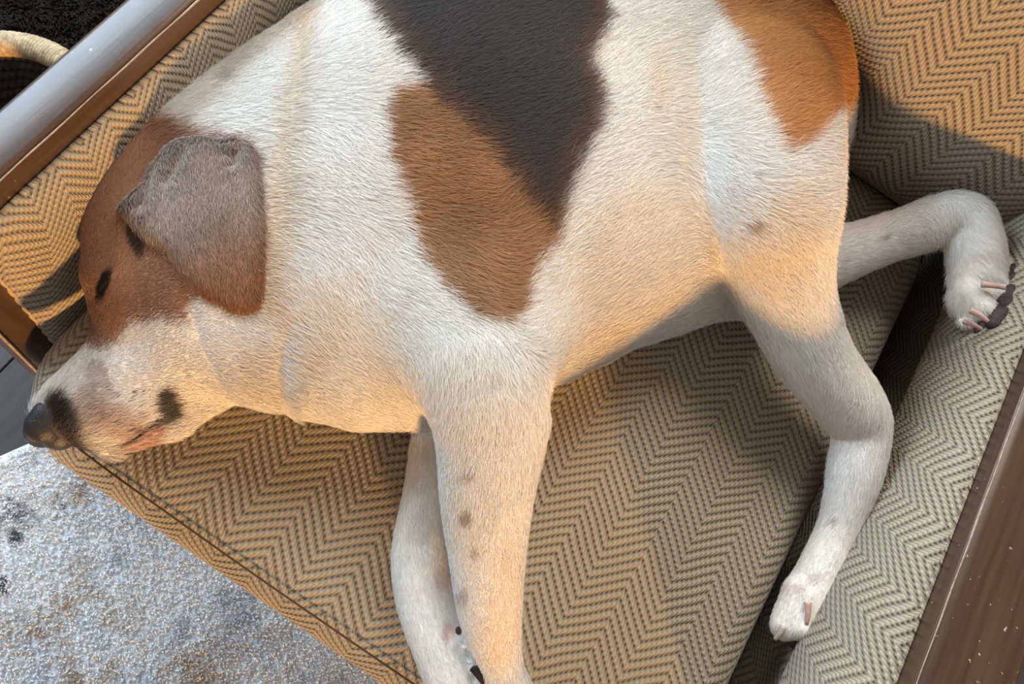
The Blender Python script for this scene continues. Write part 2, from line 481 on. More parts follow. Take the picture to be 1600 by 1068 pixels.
# ------------------------------------------------------------------ loose cushions
def cushion_mesh(name, hx, hy, hz, rc, re, crown, nx=90, ny=84, bulge=.012):
    """rounded box cushion about the origin with crowned top/bottom; fabric UV runs down its sides"""
    bm = bmesh.new()
    bmesh.ops.create_cube(bm, size=2)
    bmesh.ops.subdivide_edges(bm, edges=bm.edges, cuts=47, use_grid_fill=True)
    uvl = bm.loops.layers.uv.new('UVMap')
    org_ = {}
    for v_ in bm.verts:
        c = v_.co.copy()
        # spread the grid to the corners, then round the plan corners and the edges
        x, y, z = c.x * hx, c.y * hy, c.z * hz
        ix, iy, iz = max(-hx + rc, min(hx - rc, x)), max(-hy + rc, min(hy - rc, y)), max(-hz + re, min(hz - re, z))
        d2 = Vector((x - ix, y - iy, 0))
        L = max(abs(d2.x), abs(d2.y))
        if d2.length > 1e-9: d2 = d2.normalized() * L
        rad, dz = L, abs(z - iz)
        # radius within the edge rounding
        e_in = rc - re
        side = 1 if z > iz else -1
        over = max(0, rad - e_in)
        m_ = max(over, dz); l_ = math.hypot(over, dz)
        if l_ > 1e-9 and over > 0 and dz > 0:
            over, dz = over / l_ * m_, dz / l_ * m_
            rad = e_in + over if rad > e_in else rad
        if d2.length > 1e-9: d2 = d2.normalized() * rad
        p = Vector((ix + d2.x, iy + d2.y, iz + side * dz))
        edge = (1 - (abs(x) / hx) ** 4) * (1 - (abs(y) / hy) ** 4)
        if abs(c.z) > .999: p.z += crown * edge * (1 if c.z > 0 else -1)
        if abs(c.y) > .999: p.y += bulge * (1 - c.z ** 2) * (1 if c.y > 0 else -1)
        if abs(c.x) > .999: p.x += bulge * (1 - c.z ** 2) * (1 if c.x > 0 else -1)
        org_[v_.index] = c; v_.co = p
    bm.normal_update()
    for f_ in bm.faces:
        cs = [org_[l.vert.index] for l in f_.loops]
        ax = max(range(3), key=lambda k: abs(sum(c[k] for c in cs)))
        for l in f_.loops:
            p, c = l.vert.co, org_[l.vert.index]
            drop = hz - p.z
            if ax == 2 and c.z > 0: uv = (p.x, p.y - (drop * .0))
            elif ax == 1: uv = (p.x, (p.y - drop) if p.y < 0 else p.y + drop)
            elif ax == 0: uv = ((p.x + drop) if p.x > 0 else (p.x - drop), p.y)
            else: uv = (p.x, p.y)
            l[uvl].uv = uv
    me = bpy.data.meshes.new(name); bm.to_mesh(me); bm.free()
    return me
# seat cushion: top at z = .44
SX0, SX1, SY0, SY1 = -.345, .356, -.322, .45
seat = empty('seat_cushion', ((SX0 + SX1) / 2, (SY0 + SY1) / 2, .302))
tag(seat, 'tan herringbone seat cushion under the sleeping dog', 'cushion')
sm = cushion_mesh('cover', (SX1 - SX0) / 2, (SY1 - SY0) / 2, .066, .075, .032, .004, bulge=.008)
so = link('cover', sm, M_FAB)
so.parent = seat; so.location = (0, 0, .066 + .004)
# seam along the upper front edge
sy = SY0 + .012
spth = smooth_path([(SX0 + .035, sy + .02, .4345), (SX0 + .07, sy + .004, .4355), (SX0 + .2, sy, .4362), (0, sy - .001, .4365), (SX1 - .2, sy, .4362), (SX1 - .06, sy + .006, .4355)], 160)
link('front_seam', from_arrays('front_seam', *tube(spth, .0009, 6)), M_SEAM, seat)
# back cushion leans against the back frame
back = empty('back_cushion', (.014, .53, .445))
tag(back, 'tan herringbone back cushion leaning behind the rump of the dog', 'cushion')
bmh = cushion_mesh('cover', .380, .24, .085, .040, .032, .014)
bo = link('cover', bmh, M_FAB)
bo.parent = back
bo.rotation_euler = (math.radians(76), 0, 0)
bo.location = (0, .0105, .222)

# ------------------------------------------------------------------ seagrass basket beyond the left arm
M_GRASS = plain('seagrass', (.40, .29, .17, 1), .7, .3, .55, 130, .0008)
M_GRASSD = plain('dark_seagrass', (.060, .052, .045, 1), .8, .2, .5, 140, .0008)
bc = at_z(-8, 176, .25)
bk = empty('basket', (bc[0], bc[1], 0))
tag(bk, 'round braided seagrass basket standing beyond the left arm of the chair', 'basket')
RB = .108
def ring_braid(r, z, rad, n, mat, name, strands=3, amp=.007, turns=26):
    parts = []
    for s in range(strands):
        th = np.linspace(0, 2 * math.pi, n)
        ph = th * turns + 2 * math.pi * s / strands
        P = np.stack([(r + amp * np.cos(ph)) * np.cos(th), (r + amp * np.cos(ph)) * np.sin(th), z + amp * .8 * np.sin(ph)], 1) + np.array([bc[0], bc[1], 0])
        parts.append(tube(P, rad, 7, cap=False))
    return link(name, from_arrays(name, *merge(parts)), mat, bk)
ring_braid(RB, .238, .0056, 760, M_GRASS, 'braided_rim', 4, .0112, 44)
for k in range(13):
    z = .222 - k * .017
    ring_braid(RB - .002 - .0012 * k, z, .0062, 300, M_GRASSD, 'coil', 2, .0045, 36)
V, Fc = [], []
for i in range(40):
    a_ = 2 * math.pi * i / 40
    V.append((bc[0] + .088 * math.cos(a_), bc[1] + .088 * math.sin(a_), .004))
    V.append((bc[0] + .088 * math.cos(a_), bc[1] + .088 * math.sin(a_), .016))
for i in range(40):
    j = (i + 1) % 40
    Fc.append((2 * i, 2 * j, 2 * j + 1, 2 * i + 1))
Fc.append(tuple(2 * i + 1 for i in range(40))); Fc.append(tuple(2 * i for i in range(40))[::-1])
link('base', from_arrays('base', V, Fc), M_GRASSD, bk)

# ------------------------------------------------------------------ the dog: one continuous body grown from a distance field
SEAT = .4425
def ball(px, py, z, rpx):
    p = at_z(px, py, z); return p, rpx * depth_of(p) / FPX
LEGS = ['fore_near', 'fore_far', 'hind_near', 'hind_far']
CH = {}      # name -> list of (p, r, zscale)
def chain(name, items):
    out = []
    for it in items:
        px, py, z, r = it[:4]; zs = it[4] if len(it) > 4 else 1.0
        p, rr = ball(px, py, z, r); out.append((p, rr, zs))
    if len(out) > 3 and name in LEGS:
        M4 = np.array([(*p, r, s) for p, r, s in out]); M4 = np.vstack([2 * M4[0] - M4[1], M4, 2 * M4[-1] - M4[-2]])
        out = []
        for i in range(len(M4) - 3):
            p0, p1, p2, p3 = M4[i:i + 4]
            for t in (0, .25, .5, .75):
                q = .5 * (2 * p1 + (p2 - p0) * t + (2 * p0 - 5 * p1 + 4 * p2 - p3) * t * t + (3 * p1 - p0 - 3 * p2 + p3) * t ** 3)
                out.append((q[:3], q[3], q[4]))
        q = M4[-2]; out.append((q[:3], q[3], q[4]))
    CH[name] = out
# body pieces: (pixel x, pixel y, centre height, radius in pixels, vertical squash)
chain('muzzle', [(84, 655, .478, 32, .8), (128, 636, .482, 58, .68), (192, 604, .486, 80, .64), (242, 556, .490, 92, .62)])
chain('skull', [(252, 548, .494, 92, .66), (256, 450, .502, 98, .68), (285, 362, .503, 102, .66), (340, 312, .502, 108, .6)])
chain('jaw', [(176, 680, .470, 34, .7), (258, 634, .474, 52, .7), (330, 566, .48, 76, .7)])
chain('cheek', [(290, 555, .507, 58, .75)])
chain('brow', [(166, 424, .516, 34, .8), (225, 335, .525, 46, .8)])
chain('neck', [(340, 325, .503, 166, .50), (408, 358, .510, 250, .37), (522, 352, .515, 298, .35)])
chain('throat', [(385, 556, .485, 66, .62), (480, 574, .49, 74, .7)])
chain('chest', [(560, 330, .520, 320, .37), (720, 270, .524, 350, .37), (860, 200, .526, 330, .395)])
chain('loin', [(860, 205, .524, 335, .385), (1000, 150, .518, 312, .37), (1080, 100, .512, 270, .40)])
chain('breast', [(570, 596, .49, 72, .75), (690, 586, .50, 84, .8)])
chain('rump', [(1100, 90, .525, 220, .52), (1186, 95, .545, 142, .66)])
chain('belly', [(900, 425, .500, 136, .62), (1000, 412, .495, 108, .6), (1115, 420, .482, 82, .6)])
chain('tail_base', [(1220, 20, .50, 70, .8), (1240, -60, .49, 60, .9), (1200, -150, .475, 40, 1)])
chain('fore_near', [(735, 490, .556, 134, .62), (760, 590, .566, 104, .8), (766, 680, .556, 84, .85), (761, 770, .540, 71, .9), (761, 860, .524, 59, .95), (765, 950, .508, 49, 1), (780, 1040, .492, 36, 1), (800, 1110, .480, 44, .9), (815, 1170, .472, 46, .8)])
chain('fore_far', [(700, 650, .478, 52, .8), (674, 760, .474, 40, .85), (658, 865, .474, 44, .85), (668, 940, .474, 46, .8), (692, 1010, .474, 45, .8), (722, 1080, .473, 46, .75), (745, 1130, .470, 42, .7)])
chain('hind_near', [(1172, 160, .570, 150, .60), (1190, 290, .574, 128, .66), (1206, 385, .558, 94, .80), (1230, 470, .541, 72, .88), (1273, 560, .524, 59, .92), (1324, 630, .509, 52, 1), (1344, 668, .500, 43, 1), (1335, 735, .490, 40, 1), (1313, 820, .474, 32, 1), (1288, 885, .464, 36, .95), (1268, 935, .456, 42, .85)])
chain('hind_far', [(1180, 430, .485, 76, .7), (1310, 398, .490, 44, 1), (1400, 368, .508, 36, 1), (1468, 345, .524, 38, 1), (1505, 345, .532, 39, 1), (1521, 385, .533, 41, 1), (1526, 425, .532, 41, .9), (1525, 452, .530, 43, .8)])

lo = np.array([-.46, -.46, .385]); hi = np.array([.50, .66, .665]); HV = .0034
dim = np.ceil((hi - lo) / HV).astype(int) + 1
GX = (lo[0] + HV * np.arange(dim[0])).astype(np.float32)
GY = (lo[1] + HV * np.arange(dim[1])).astype(np.float32)
GZ = (lo[2] + HV * np.arange(dim[2])).astype(np.float32)
def smin(a, b, k):
    h = np.clip(.5 + .5 * (b - a) / k, 0, 1)
    return b * (1 - h) + a * h - k * h * (1 - h)
def cone_dist(X, Y, Z_, A, B):
    (p, r1, s1), (q, r2, s2) = A, B
    s = .5 * (s1 + s2)
    ba = q - p
    pax, pay = X - p[0], Y - p[1]
    # parameter along the axis, then a squashed distance with interpolated radius and squash
    paz = Z_ - p[2]
    L2 = float(ba @ ba) + 1e-12
    t = np.clip((pax * ba[0] + pay * ba[1] + paz * ba[2]) / L2, 0, 1)
    r = r1 + (r2 - r1) * t; sc = s1 + (s2 - s1) * t
    dx, dy, dz = pax - t * ba[0], pay - t * ba[1], (paz - t * ba[2]) / sc
    l = np.sqrt(dx * dx + dy * dy + dz * dz)
    # first-order distance of the squashed shape
    g = np.sqrt(dx * dx + dy * dy + (dz / sc) ** 2) / np.maximum(l, 1e-6)
    return (l - r) / np.maximum(g, 1e-6)
FAR = .06
def chain_field(D, items, k):
    its = items if len(items) > 1 else [items[0], items[0]]
    for A, B in zip(its[:-1], its[1:]):
        rm = max(A[1], B[1]) + .035
        mn = np.minimum(A[0], B[0]) - rm; mx = np.maximum(A[0], B[0]) + rm
        i0 = np.clip(((mn - lo) / HV).astype(int), 0, dim - 1); i1 = np.clip(((mx - lo) / HV).astype(int) + 2, 1, dim)
        if (i1 <= i0).any(): continue
        sl = tuple(slice(a, b) for a, b in zip(i0, i1))
        d = cone_dist(GX[sl[0], None, None], GY[None, sl[1], None], GZ[None, None, sl[2]], A, B).astype(np.float32)
        D[sl] = smin(D[sl], d, k)
    return D
def new_field(): return np.full(dim, FAR, np.float32)
body = new_field()
for nm, k in (('chest', .03), ('loin', .03), ('rump', .03), ('neck', .03), ('breast', .025), ('belly', .03), ('throat', .022), ('tail_base', .02)):
    body = chain_field(body, CH[nm], k)
head = new_field()
for nm, k in (('skull', .02), ('muzzle', .014), ('jaw', .008), ('cheek', .015), ('brow', .012)):
    head = chain_field(head, CH[nm], k)
body = smin(body, head, .010)

# toes: small tapered bulbs fanned out from each paw that the photograph shows
TOES = {'hind_near': [((1250, 925, .458, 27), (1226, 976, .453, 23)), ((1268, 930, .466, 26), (1252, 978, .462, 21)), ((1292, 920, .466, 27), (1292, 955, .463, 22)), ((1306, 910, .456, 22), (1310, 940, .452, 17))],
        'hind_far': [((1540, 408, .528, 25), (1564, 418, .535, 20)), ((1532, 432, .536, 25), (1558, 452, .544, 20)), ((1516, 458, .538, 25), (1536, 484, .544, 20)), ((1500, 470, .528, 21), (1510, 496, .531, 19))],
        'fore_far': [((738, 1110, .476, 24), (762, 1160, .472, 22)), ((722, 1120, .476, 24), (740, 1170, .472, 22)), ((752, 1120, .470, 20), (778, 1152, .464, 18))],
        'fore_near': [((796, 1160, .484, 26), (794, 1212, .476, 21)), ((812, 1162, .488, 26), (818, 1222, .480, 22)), ((830, 1158, .486, 25), (840, 1210, .478, 20))]}
res = body.copy()
for nm in LEGS:
    lf = chain_field(new_field(), CH[nm], .002)
    for A, B in TOES.get(nm, []):
        (pa, r1), (pb, r2) = ball(*A), ball(*B)
        lf = chain_field(lf, [(pa, r1, 1), (pb, r2, 1)], .004)
    kk = {'fore_near': .03, 'fore_far': .008, 'hind_near': .007, 'hind_far': .008}[nm]
    res = np.minimum(res, smin(body, lf, kk))
del body, head
# grooves in the coat: where a collar has pressed, and the skin folds
def groove(D, pts, width, dep):
    P = smooth_path(pts, 60)
    mn, mx = P.min(0) - .03, P.max(0) + .03
    mn[2], mx[2] = lo[2], hi[2]
    i0 = np.clip(((mn - lo) / HV).astype(int), 0, dim - 1); i1 = np.clip(((mx - lo) / HV).astype(int) + 2, 1, dim)
    gx, gy = np.meshgrid(GX[i0[0]:i1[0]], GY[i0[1]:i1[1]], indexing='ij')
    amt = np.zeros(gx.shape, np.float32)
    for i, (a, b) in enumerate(zip(P[:-1], P[1:])):
        ab = b[:2] - a[:2]; t = np.clip(((gx - a[0]) * ab[0] + (gy - a[1]) * ab[1]) / (ab @ ab + 1e-12), 0, 1)
        d2 = (gx - a[0] - t * ab[0]) ** 2 + (gy - a[1] - t * ab[1]) ** 2
        tp = math.sin(math.pi * (i + .5) / (len(P) - 1)) ** .7
        amt = np.maximum(amt, dep * tp * np.exp(-d2 / width ** 2))
    wz = 1 / (1 + np.exp(-(GZ - (SEAT + .03)) / .008))
    D[i0[0]:i1[0], i0[1]:i1[1], :] += amt[:, :, None] * wz[None, None, :].astype(np.float32)
Gp = lambda z, *q: [at_z(x, y, z) for x, y in q]
groove(res, Gp(.57, (463, 30), (460, 110), (447, 200), (438, 300), (432, 400)), .0095, .0034)
groove(res, Gp(.53, (300, 470), (315, 540), (342, 610)), .005, .004)
groove(res, Gp(.53, (432, 640), (434, 590), (450, 520)), .007, .004)
groove(res, Gp(.59, (1044, 180), (1058, 240), (1068, 300), (1084, 345), (1112, 400), (1150, 460)), .0042, .0020)
groove(res, Gp(.58, (862, 560), (858, 610), (850, 650)), .005, .003)
groove(res, Gp(.49, (158, 704), (205, 682), (245, 650)), .0028, .003)
groove(res, Gp(.55, (318, 150), (338, 130), (352, 150)), .005, .003)
for q in ([(1256, 908), (1260, 935), (1258, 975)], [(1280, 915), (1278, 950)]): groove(res, Gp(.48, *q), .0034, .004)
for q in ([(1512, 438), (1540, 446), (1575, 452)], [(1494, 468), (1515, 488), (1545, 506)]): groove(res, Gp(.545, *q), .0034, .004)
# it lies on the cushion: flat where it rests
res = np.maximum(res, (SEAT - GZ)[None, None, :] * np.where((GY > SY0 + .012)[None, :, None] & ((GX > SX0 + .01) & (GX < SX1 - .015))[:, None, None], 1, 0) + np.where((GY > SY0 + .012)[None, :, None] & ((GX > SX0 + .01) & (GX < SX1 - .015))[:, None, None], 0, -1).astype(np.float32))
# and presses against the arm pads and the back cushion without entering them
res = np.maximum(res, (GY[None, :, None] - .424 - .25 * (GZ - .44)[None, None, :]).astype(np.float32))
res = np.maximum(res, np.maximum((XL + .0015) - GX, GX - (XR - .004))[:, None, None].astype(np.float32))

def surface_nets(D):
    ins = D < 0
    nx, ny, nz = D.shape
    c = np.zeros((nx - 1, ny - 1, nz - 1), np.uint8)
    for i in (0, 1):
        for j in (0, 1):
            for k in (0, 1):
                c += ins[i:nx - 1 + i, j:ny - 1 + j, k:nz - 1 + k]
    act = (c > 0) & (c < 8)
    idx = np.full(c.shape, -1, np.int64); A = np.argwhere(act); idx[act] = np.arange(len(A))
    acc = np.zeros((len(A), 3)); cnt = np.zeros(len(A))
    corners = [(i, j, k) for i in (0, 1) for j in (0, 1) for k in (0, 1)]
    val = {q: D[A[:, 0] + q[0], A[:, 1] + q[1], A[:, 2] + q[2]].astype(float) for q in corners}
    for q in corners:
        for ax in range(3):
            if q[ax]: continue
            p = list(q); p[ax] = 1; p = tuple(p)
            a, b = val[q], val[p]; cr = (a < 0) != (b < 0)
            t = np.where(cr, a / np.where(cr, a - b, 1), 0)
            for d in range(3):
                acc[:, d] += np.where(cr, q[d] + (t if d == ax else 0), 0)
            cnt += cr
    V = lo + HV * (A + acc / cnt[:, None])
    Q = []
    for ax in range(3):
        s0 = [slice(None)] * 3; s1 = [slice(None)] * 3
        s0[ax] = slice(0, -1); s1[ax] = slice(1, None)
        a, b = ins[tuple(s0)], ins[tuple(s1)]
        E = np.argwhere(a != b)
        o1, o2 = [d for d in range(3) if d != ax]
        E = E[(E[:, o1] > 0) & (E[:, o2] > 0) & (E[:, o1] < D.shape[o1] - 1) & (E[:, o2] < D.shape[o2] - 1)]
        def ix(d1, d2):
            e = E.copy(); e[:, o1] -= d1; e[:, o2] -= d2
            return idx[e[:, 0], e[:, 1], e[:, 2]]
        q = np.stack([ix(1, 1), ix(0, 1), ix(0, 0), ix(1, 0)], 1)
        flip = a[E[:, 0], E[:, 1], E[:, 2]] ^ (ax == 1)
        q[~flip] = q[~flip][:, ::-1]
        Q.append(q)
    return V, np.concatenate(Q)
V, Q = surface_nets(res)
# keep only the connected body
par = np.arange(len(V))
lab = np.arange(len(V))
for _ in range(400):
    m_ = lab[Q].min(1); nl = lab.copy()
    np.minimum.at(nl, Q.ravel(), np.repeat(m_, 4)); nl = nl[nl]
    if (nl == lab).all(): break
    lab = nl
big = np.bincount(lab).argmax(); keep = lab == big
remap = np.cumsum(keep) - 1
Q = remap[Q[keep[Q[:, 0]]]]; V = V[keep]
# gradient normals
def field_at(P):
    g = (P - lo) / HV; i = np.clip(np.floor(g).astype(int), 0, dim - 2); f_ = g - i
    o = 0
    for a in (0, 1):
        for b in (0, 1):
            for c in (0, 1):
                wgt = (f_[:, 0] if a else 1 - f_[:, 0]) * (f_[:, 1] if b else 1 - f_[:, 1]) * (f_[:, 2] if c else 1 - f_[:, 2])
                o = o + wgt * res[i[:, 0] + a, i[:, 1] + b, i[:, 2] + c]
    return o
# light relaxation keeps the grid from showing
nb = np.zeros((len(V), 3)); 
for _ in range(3):
    acc = np.zeros_like(V); cn = np.zeros(len(V))
    for a, b in ((0, 1), (1, 2), (2, 3), (3, 0)):
        np.add.at(acc, Q[:, a], V[Q[:, b]]); np.add.at(cn, Q[:, a], 1)
        np.add.at(acc, Q[:, b], V[Q[:, a]]); np.add.at(cn, Q[:, b], 1)
    V = V * .5 + .5 * acc / cn[:, None]
dog_me = bpy.data.meshes.new('body')
dog_me.vertices.add(len(V)); dog_me.vertices.foreach_set('co', V.astype(np.float32).ravel())
dog_me.loops.add(len(Q) * 4); dog_me.loops.foreach_set('vertex_index', Q.astype(np.int32).ravel())
dog_me.polygons.add(len(Q)); dog_me.polygons.foreach_set('loop_start', np.arange(0, len(Q) * 4, 4, dtype=np.int32))
dog_me.update(); dog_me.validate()
bvh = BVHTree.FromPolygons([tuple(v) for v in V], [tuple(q) for q in Q])
NRM = np.zeros(len(V) * 3, np.float32); dog_me.vertices.foreach_get('normal', NRM); NRM = NRM.reshape(-1, 3)
if (bvh.ray_cast(Vector((0.05, 0.1, 1.0)), Vector((0, 0, -1)))[1].z) < 0:
    Q = Q[:, ::-1].copy(); dog_me.flip_normals()
    bvh = BVHTree.FromPolygons([tuple(v) for v in V], [tuple(q) for q in Q]); NRM = -NRM

def on_body(px, py, fallback=.5):
    d = ray(px, py)
    h = bvh.ray_cast(Vector(CAM), Vector(d))
    return (np.array(h[0]), np.array(h[1])) if h[0] else (at_z(px, py, fallback), np.array([0, 0, 1.0]))

# ------------------------------------------------------------------ coat colours: patches outlined on the coat itself, in chair coordinates
def plan(pts, fallback=.54):
    return np.array([on_body(x, y, fallback)[0][:2] for x, y in pts])
def poly_dist(P, poly):
    """signed distance in plan, negative inside"""
    x, y = P[:, 0], P[:, 1]; ins = np.zeros(len(P), bool); d = np.full(len(P), 9.0)
    for a, b in zip(poly, np.roll(poly, -1, 0)):
        ab = b - a; t = np.clip(((x - a[0]) * ab[0] + (y - a[1]) * ab[1]) / (ab @ ab + 1e-12), 0, 1)
        d = np.minimum(d, (x - a[0] - t * ab[0]) ** 2 + (y - a[1] - t * ab[1]) ** 2)
        cr = ((a[1] > y) != (b[1] > y)) & (x < (b[0] - a[0]) * (y - a[1]) / (b[1] - a[1] + 1e-12) + a[0])
        ins ^= cr
    d = np.sqrt(d); return np.where(ins, -d, d)
BLACK = plan([(551, 0), (568, 29), (600, 72), (631, 112), (665, 160), (734, 214), (773, 273), (812, 331), (862, 372), (880, 321), (904, 263), (933, 204), (940, 146), (921, 92), (934, 66), (953, 29), (945, 0), (945, -60), (700, -90), (545, -60)])
TAN = plan([(606, 140), (592, 165), (597, 234), (627, 312), (646, 390), (685, 438), (724, 487), (782, 500), (816, 484), (826, 423), (860, 385), (880, 330), (850, 300), (760, 190), (660, 130)])
RUMP = plan([(1108, 0), (1140, 55), (1167, 100), (1181, 161), (1200, 194), (1223, 238), (1256, 222), (1300, 185), (1335, 160), (1390, 130), (1390, 60), (1320, 0), (1300, -60), (1090, -60)])
HEADB = plan([(300, 203), (255, 186), (190, 195), (90, 290), (60, 400), (80, 460), (100, 500), (122, 540), (150, 548), (180, 540), (205, 505), (245, 502), (288, 508), (298, 478), (330, 455), (395, 440), (395, 250), (375, 214)], .5)
SPOTS = [(480, 500, 60, 80, 20, (.86, .69, .50), .40), (400, 585, 40, 50, 0, (.86, .70, .50), .35), (1000, 430, 110, 130, 0, (.92, .72, .50), .45), (930, 560, 60, 40, 0, (.92, .72, .50), .4), (1225, 370, 60, 80, 0, (.90, .72, .52), .45), (790, 940, 32, 120, 0, (.88, .68, .48), .40), (1020, 130, 16, 60, 0, (.85, .66, .45), .4), (730, 570, 60, 40, 0, (.86, .70, .52), .3),  # sun warmth put into the cream of belly, thigh and foreleg; neck stains
         (210, 375, 15, 34, -20, (.022, .016, .014), .9), (160, 447, 13, 28, 36, (.014, .010, .010), 1.0),
         (258, 634, 19, 28, 30, (.016, .011, .010), .95), (238, 668, 9, 24, 55, (.03, .018, .015), .85), (205, 684, 6, 36, 68, (.05, .024, .02), .7),
         (728, 803, 10, 14, 0, (.32, .20, .12), .7), (741, 860, 8, 12, 0, (.36, .24, .16), .6), (730, 738, 14, 10, 0, (.42, .32, .25), .5), (722, 930, 9, 18, 0, (.45, .33, .26), .5),
         (1170, 346, 9, 8, 0, (.26, .15, .08), .8), (1173, 268, 3, 4, 0, (.02, .015, .01), .95), (1304, 812, 5, 6, 0, (.35, .22, .15), .6), (1382, 372, 7, 5, 0, (.35, .22, .15), .6),
         (180, 664, 44, 30, 30, (.66, .47, .42), .7), (132, 640, 30, 40, 20, (.40, .26, .22), .55), (90, 664, 30, 46, -8, (.050, .036, .033), .95), (82, 640, 26, 26, 0, (.035, .026, .025), .9), (150, 590, 40, 20, 60, (.34, .25, .22), .45),
         (215, 694, 52, 9, -26, (.66, .40, .35), .85), (1240, 918, 13, 10, 0, (.66, .46, .41), .5), (1272, 903, 8, 12, 30, (.62, .46, .41), .5), (1530, 400, 18, 10, 0, (.68, .46, .42), .4),
         (690, 900, 16, 22, 0, (.66, .46, .40), .5), (655, 820, 24, 30, 0, (.62, .50, .46), .35), (700, 985, 14, 18, 0, (.60, .38, .33), .55), (1500, 350, 16, 6, 20, (.55, .45, .42), .3)]
sp_rng = np.random.default_rng(3)
for _ in range(26):
    SPOTS.append((sp_rng.uniform(125, 235), sp_rng.uniform(605, 680), 2.6, 3.4, 0, (.05, .035, .03), .75))
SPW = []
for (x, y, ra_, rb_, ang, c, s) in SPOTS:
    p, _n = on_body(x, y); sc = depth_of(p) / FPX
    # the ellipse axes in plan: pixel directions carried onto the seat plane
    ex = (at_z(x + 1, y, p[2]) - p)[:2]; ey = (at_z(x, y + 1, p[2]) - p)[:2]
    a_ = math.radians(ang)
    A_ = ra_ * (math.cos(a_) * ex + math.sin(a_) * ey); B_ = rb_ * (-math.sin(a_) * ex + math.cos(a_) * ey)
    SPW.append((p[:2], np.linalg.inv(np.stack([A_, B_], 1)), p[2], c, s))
from mathutils import noise as mnoise
def ss(x, a, b):
    t = np.clip((x - a) / (b - a), 0, 1); return t * t * (3 - 2 * t)
def vnoise(P, sc):
    """cheap smooth value noise from a few rotated sines"""
    o = np.zeros(len(P))
    for i, (a, b, c, ph) in enumerate(((1, .7, .3, 0), (-.6, 1.1, .5, 1.7), (.9, -.8, 1.2, 4.1), (1.7, 1.3, -.7, 2.2), (-1.9, .6, 1.1, 5.3))):
        o += np.sin((P[:, 0] * a + P[:, 1] * b + P[:, 2] * c) * sc + ph) 
    return o / 5
NECK_X = at_z(470, 300, .55)
COLLAR = np.array([p[:2] for p in smooth_path(Gp(.57, (466, 20), (460, 110), (449, 200), (441, 300), (430, 400), (425, 470)), 40)])
def coat(P, jit=0.0):
    P = np.asarray(P, float); n = len(P)
    J = rng.normal(0, 1, n) * jit
    wav = .003 * vnoise(P, 170)
    Cc = np.tile(np.array([.92, .885, .84]), (n, 1))
    # cream warmth on belly, flank and limbs
    cream = np.array([.92, .78, .60]); wf = ss(vnoise(P, 21) * .5 + .5, .2, .8)[:, None] * .35
    Cc = Cc * (1 - wf) + cream * wf
    torso = (P[:, 2] > .47)
    def over(mask, col):
        nonlocal Cc
        m = mask[:, None]; Cc = Cc * (1 - m) + np.asarray(col) * m
    dc = np.sqrt(np.min(((P[:, None, :2] - COLLAR[None]) ** 2).sum(2), 1)) + J
    over(.7 * np.exp(-(dc / .011) ** 2) * torso, np.array([.74, .54, .34]))
    d = poly_dist(P, TAN) + wav + J
    tan = np.array([.42, .215, .098]) * (1 + .18 * vnoise(P, 60)[:, None])
    over((1 - ss(d, -.004, .004)) * torso, tan)
    db = poly_dist(P, BLACK) + wav + J
    blk = np.array([.052, .043, .042])
    fr = ss(-db, .0, .035)[:, None]
    over((1 - ss(db, -.008, .004)) * torso, np.array([.13, .072, .042]) * (1 - fr) + blk * fr)
    d = poly_dist(P, RUMP) + wav + J
    over((1 - ss(d, -.005, .004)) * (P[:, 2] > .46), np.array([.60, .285, .105]) * (1 + .2 * vnoise(P, 45)[:, None]))
    hd = (P[:, 0] < -.20)
    d = poly_dist(P, HEADB) + wav * .8 + J * 1.3
    over((1 - ss(d, -.006, .004)) * hd, np.array([.34, .180, .112]) * (1 + .22 * vnoise(P, 75)[:, None]))
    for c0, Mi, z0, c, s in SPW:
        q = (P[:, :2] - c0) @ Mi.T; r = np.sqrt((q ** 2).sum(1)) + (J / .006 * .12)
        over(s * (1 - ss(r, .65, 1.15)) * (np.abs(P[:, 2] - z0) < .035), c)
    return np.clip(Cc, 0, 1)

M_SKIN = NT('coat_undersurface')
at_ = M_SKIN.n('Attribute', attribute_name='coat'); 
M_SKIN.link(at_.outputs['Color'], M_SKIN.b.inputs['Base Color'])
M_SKIN.b.inputs['Roughness'].default_value = .85; M_SKIN.b.inputs['Specular IOR Level'].default_value = .15
M_SKIN.bump(M_SKIN.noise(M_SKIN.n('TexCoord').outputs['Object'], 700, 3, .7), .0012, .5)
def paint(me, cols):
    a = me.attributes.new('coat', 'FLOAT_COLOR', 'POINT')
    a.data.foreach_set('color', np.concatenate([cols, np.ones((len(cols), 1))], 1).astype(np.float32).ravel())

# the back cushion gives way where the dog leans on it
Mw = Matrix.Translation(back.location) @ Matrix.Translation(bo.location) @ bo.rotation_euler.to_matrix().to_4x4()
Bv = np.zeros(len(bmh.vertices) * 3, np.float32); bmh.vertices.foreach_get('co', Bv); Bv = Bv.reshape(-1, 3).astype(float)
Mn = np.array(Mw); Wv = Bv @ Mn[:3, :3].T + Mn[:3, 3]
step_ = -Mn[:3, 2] * .0025
zl = Bv[:, 2] > -.02
push = np.zeros(len(Wv))
for _ in range(24):
    q = Wv + push[:, None] * step_
    inside = np.zeros(len(q), bool)
    inb = ((q > lo) & (q < hi - HV)).all(1) & zl
    inside[inb] = field_at(q[inb]) < .005
    if not inside.any(): break
    push[inside] += 1
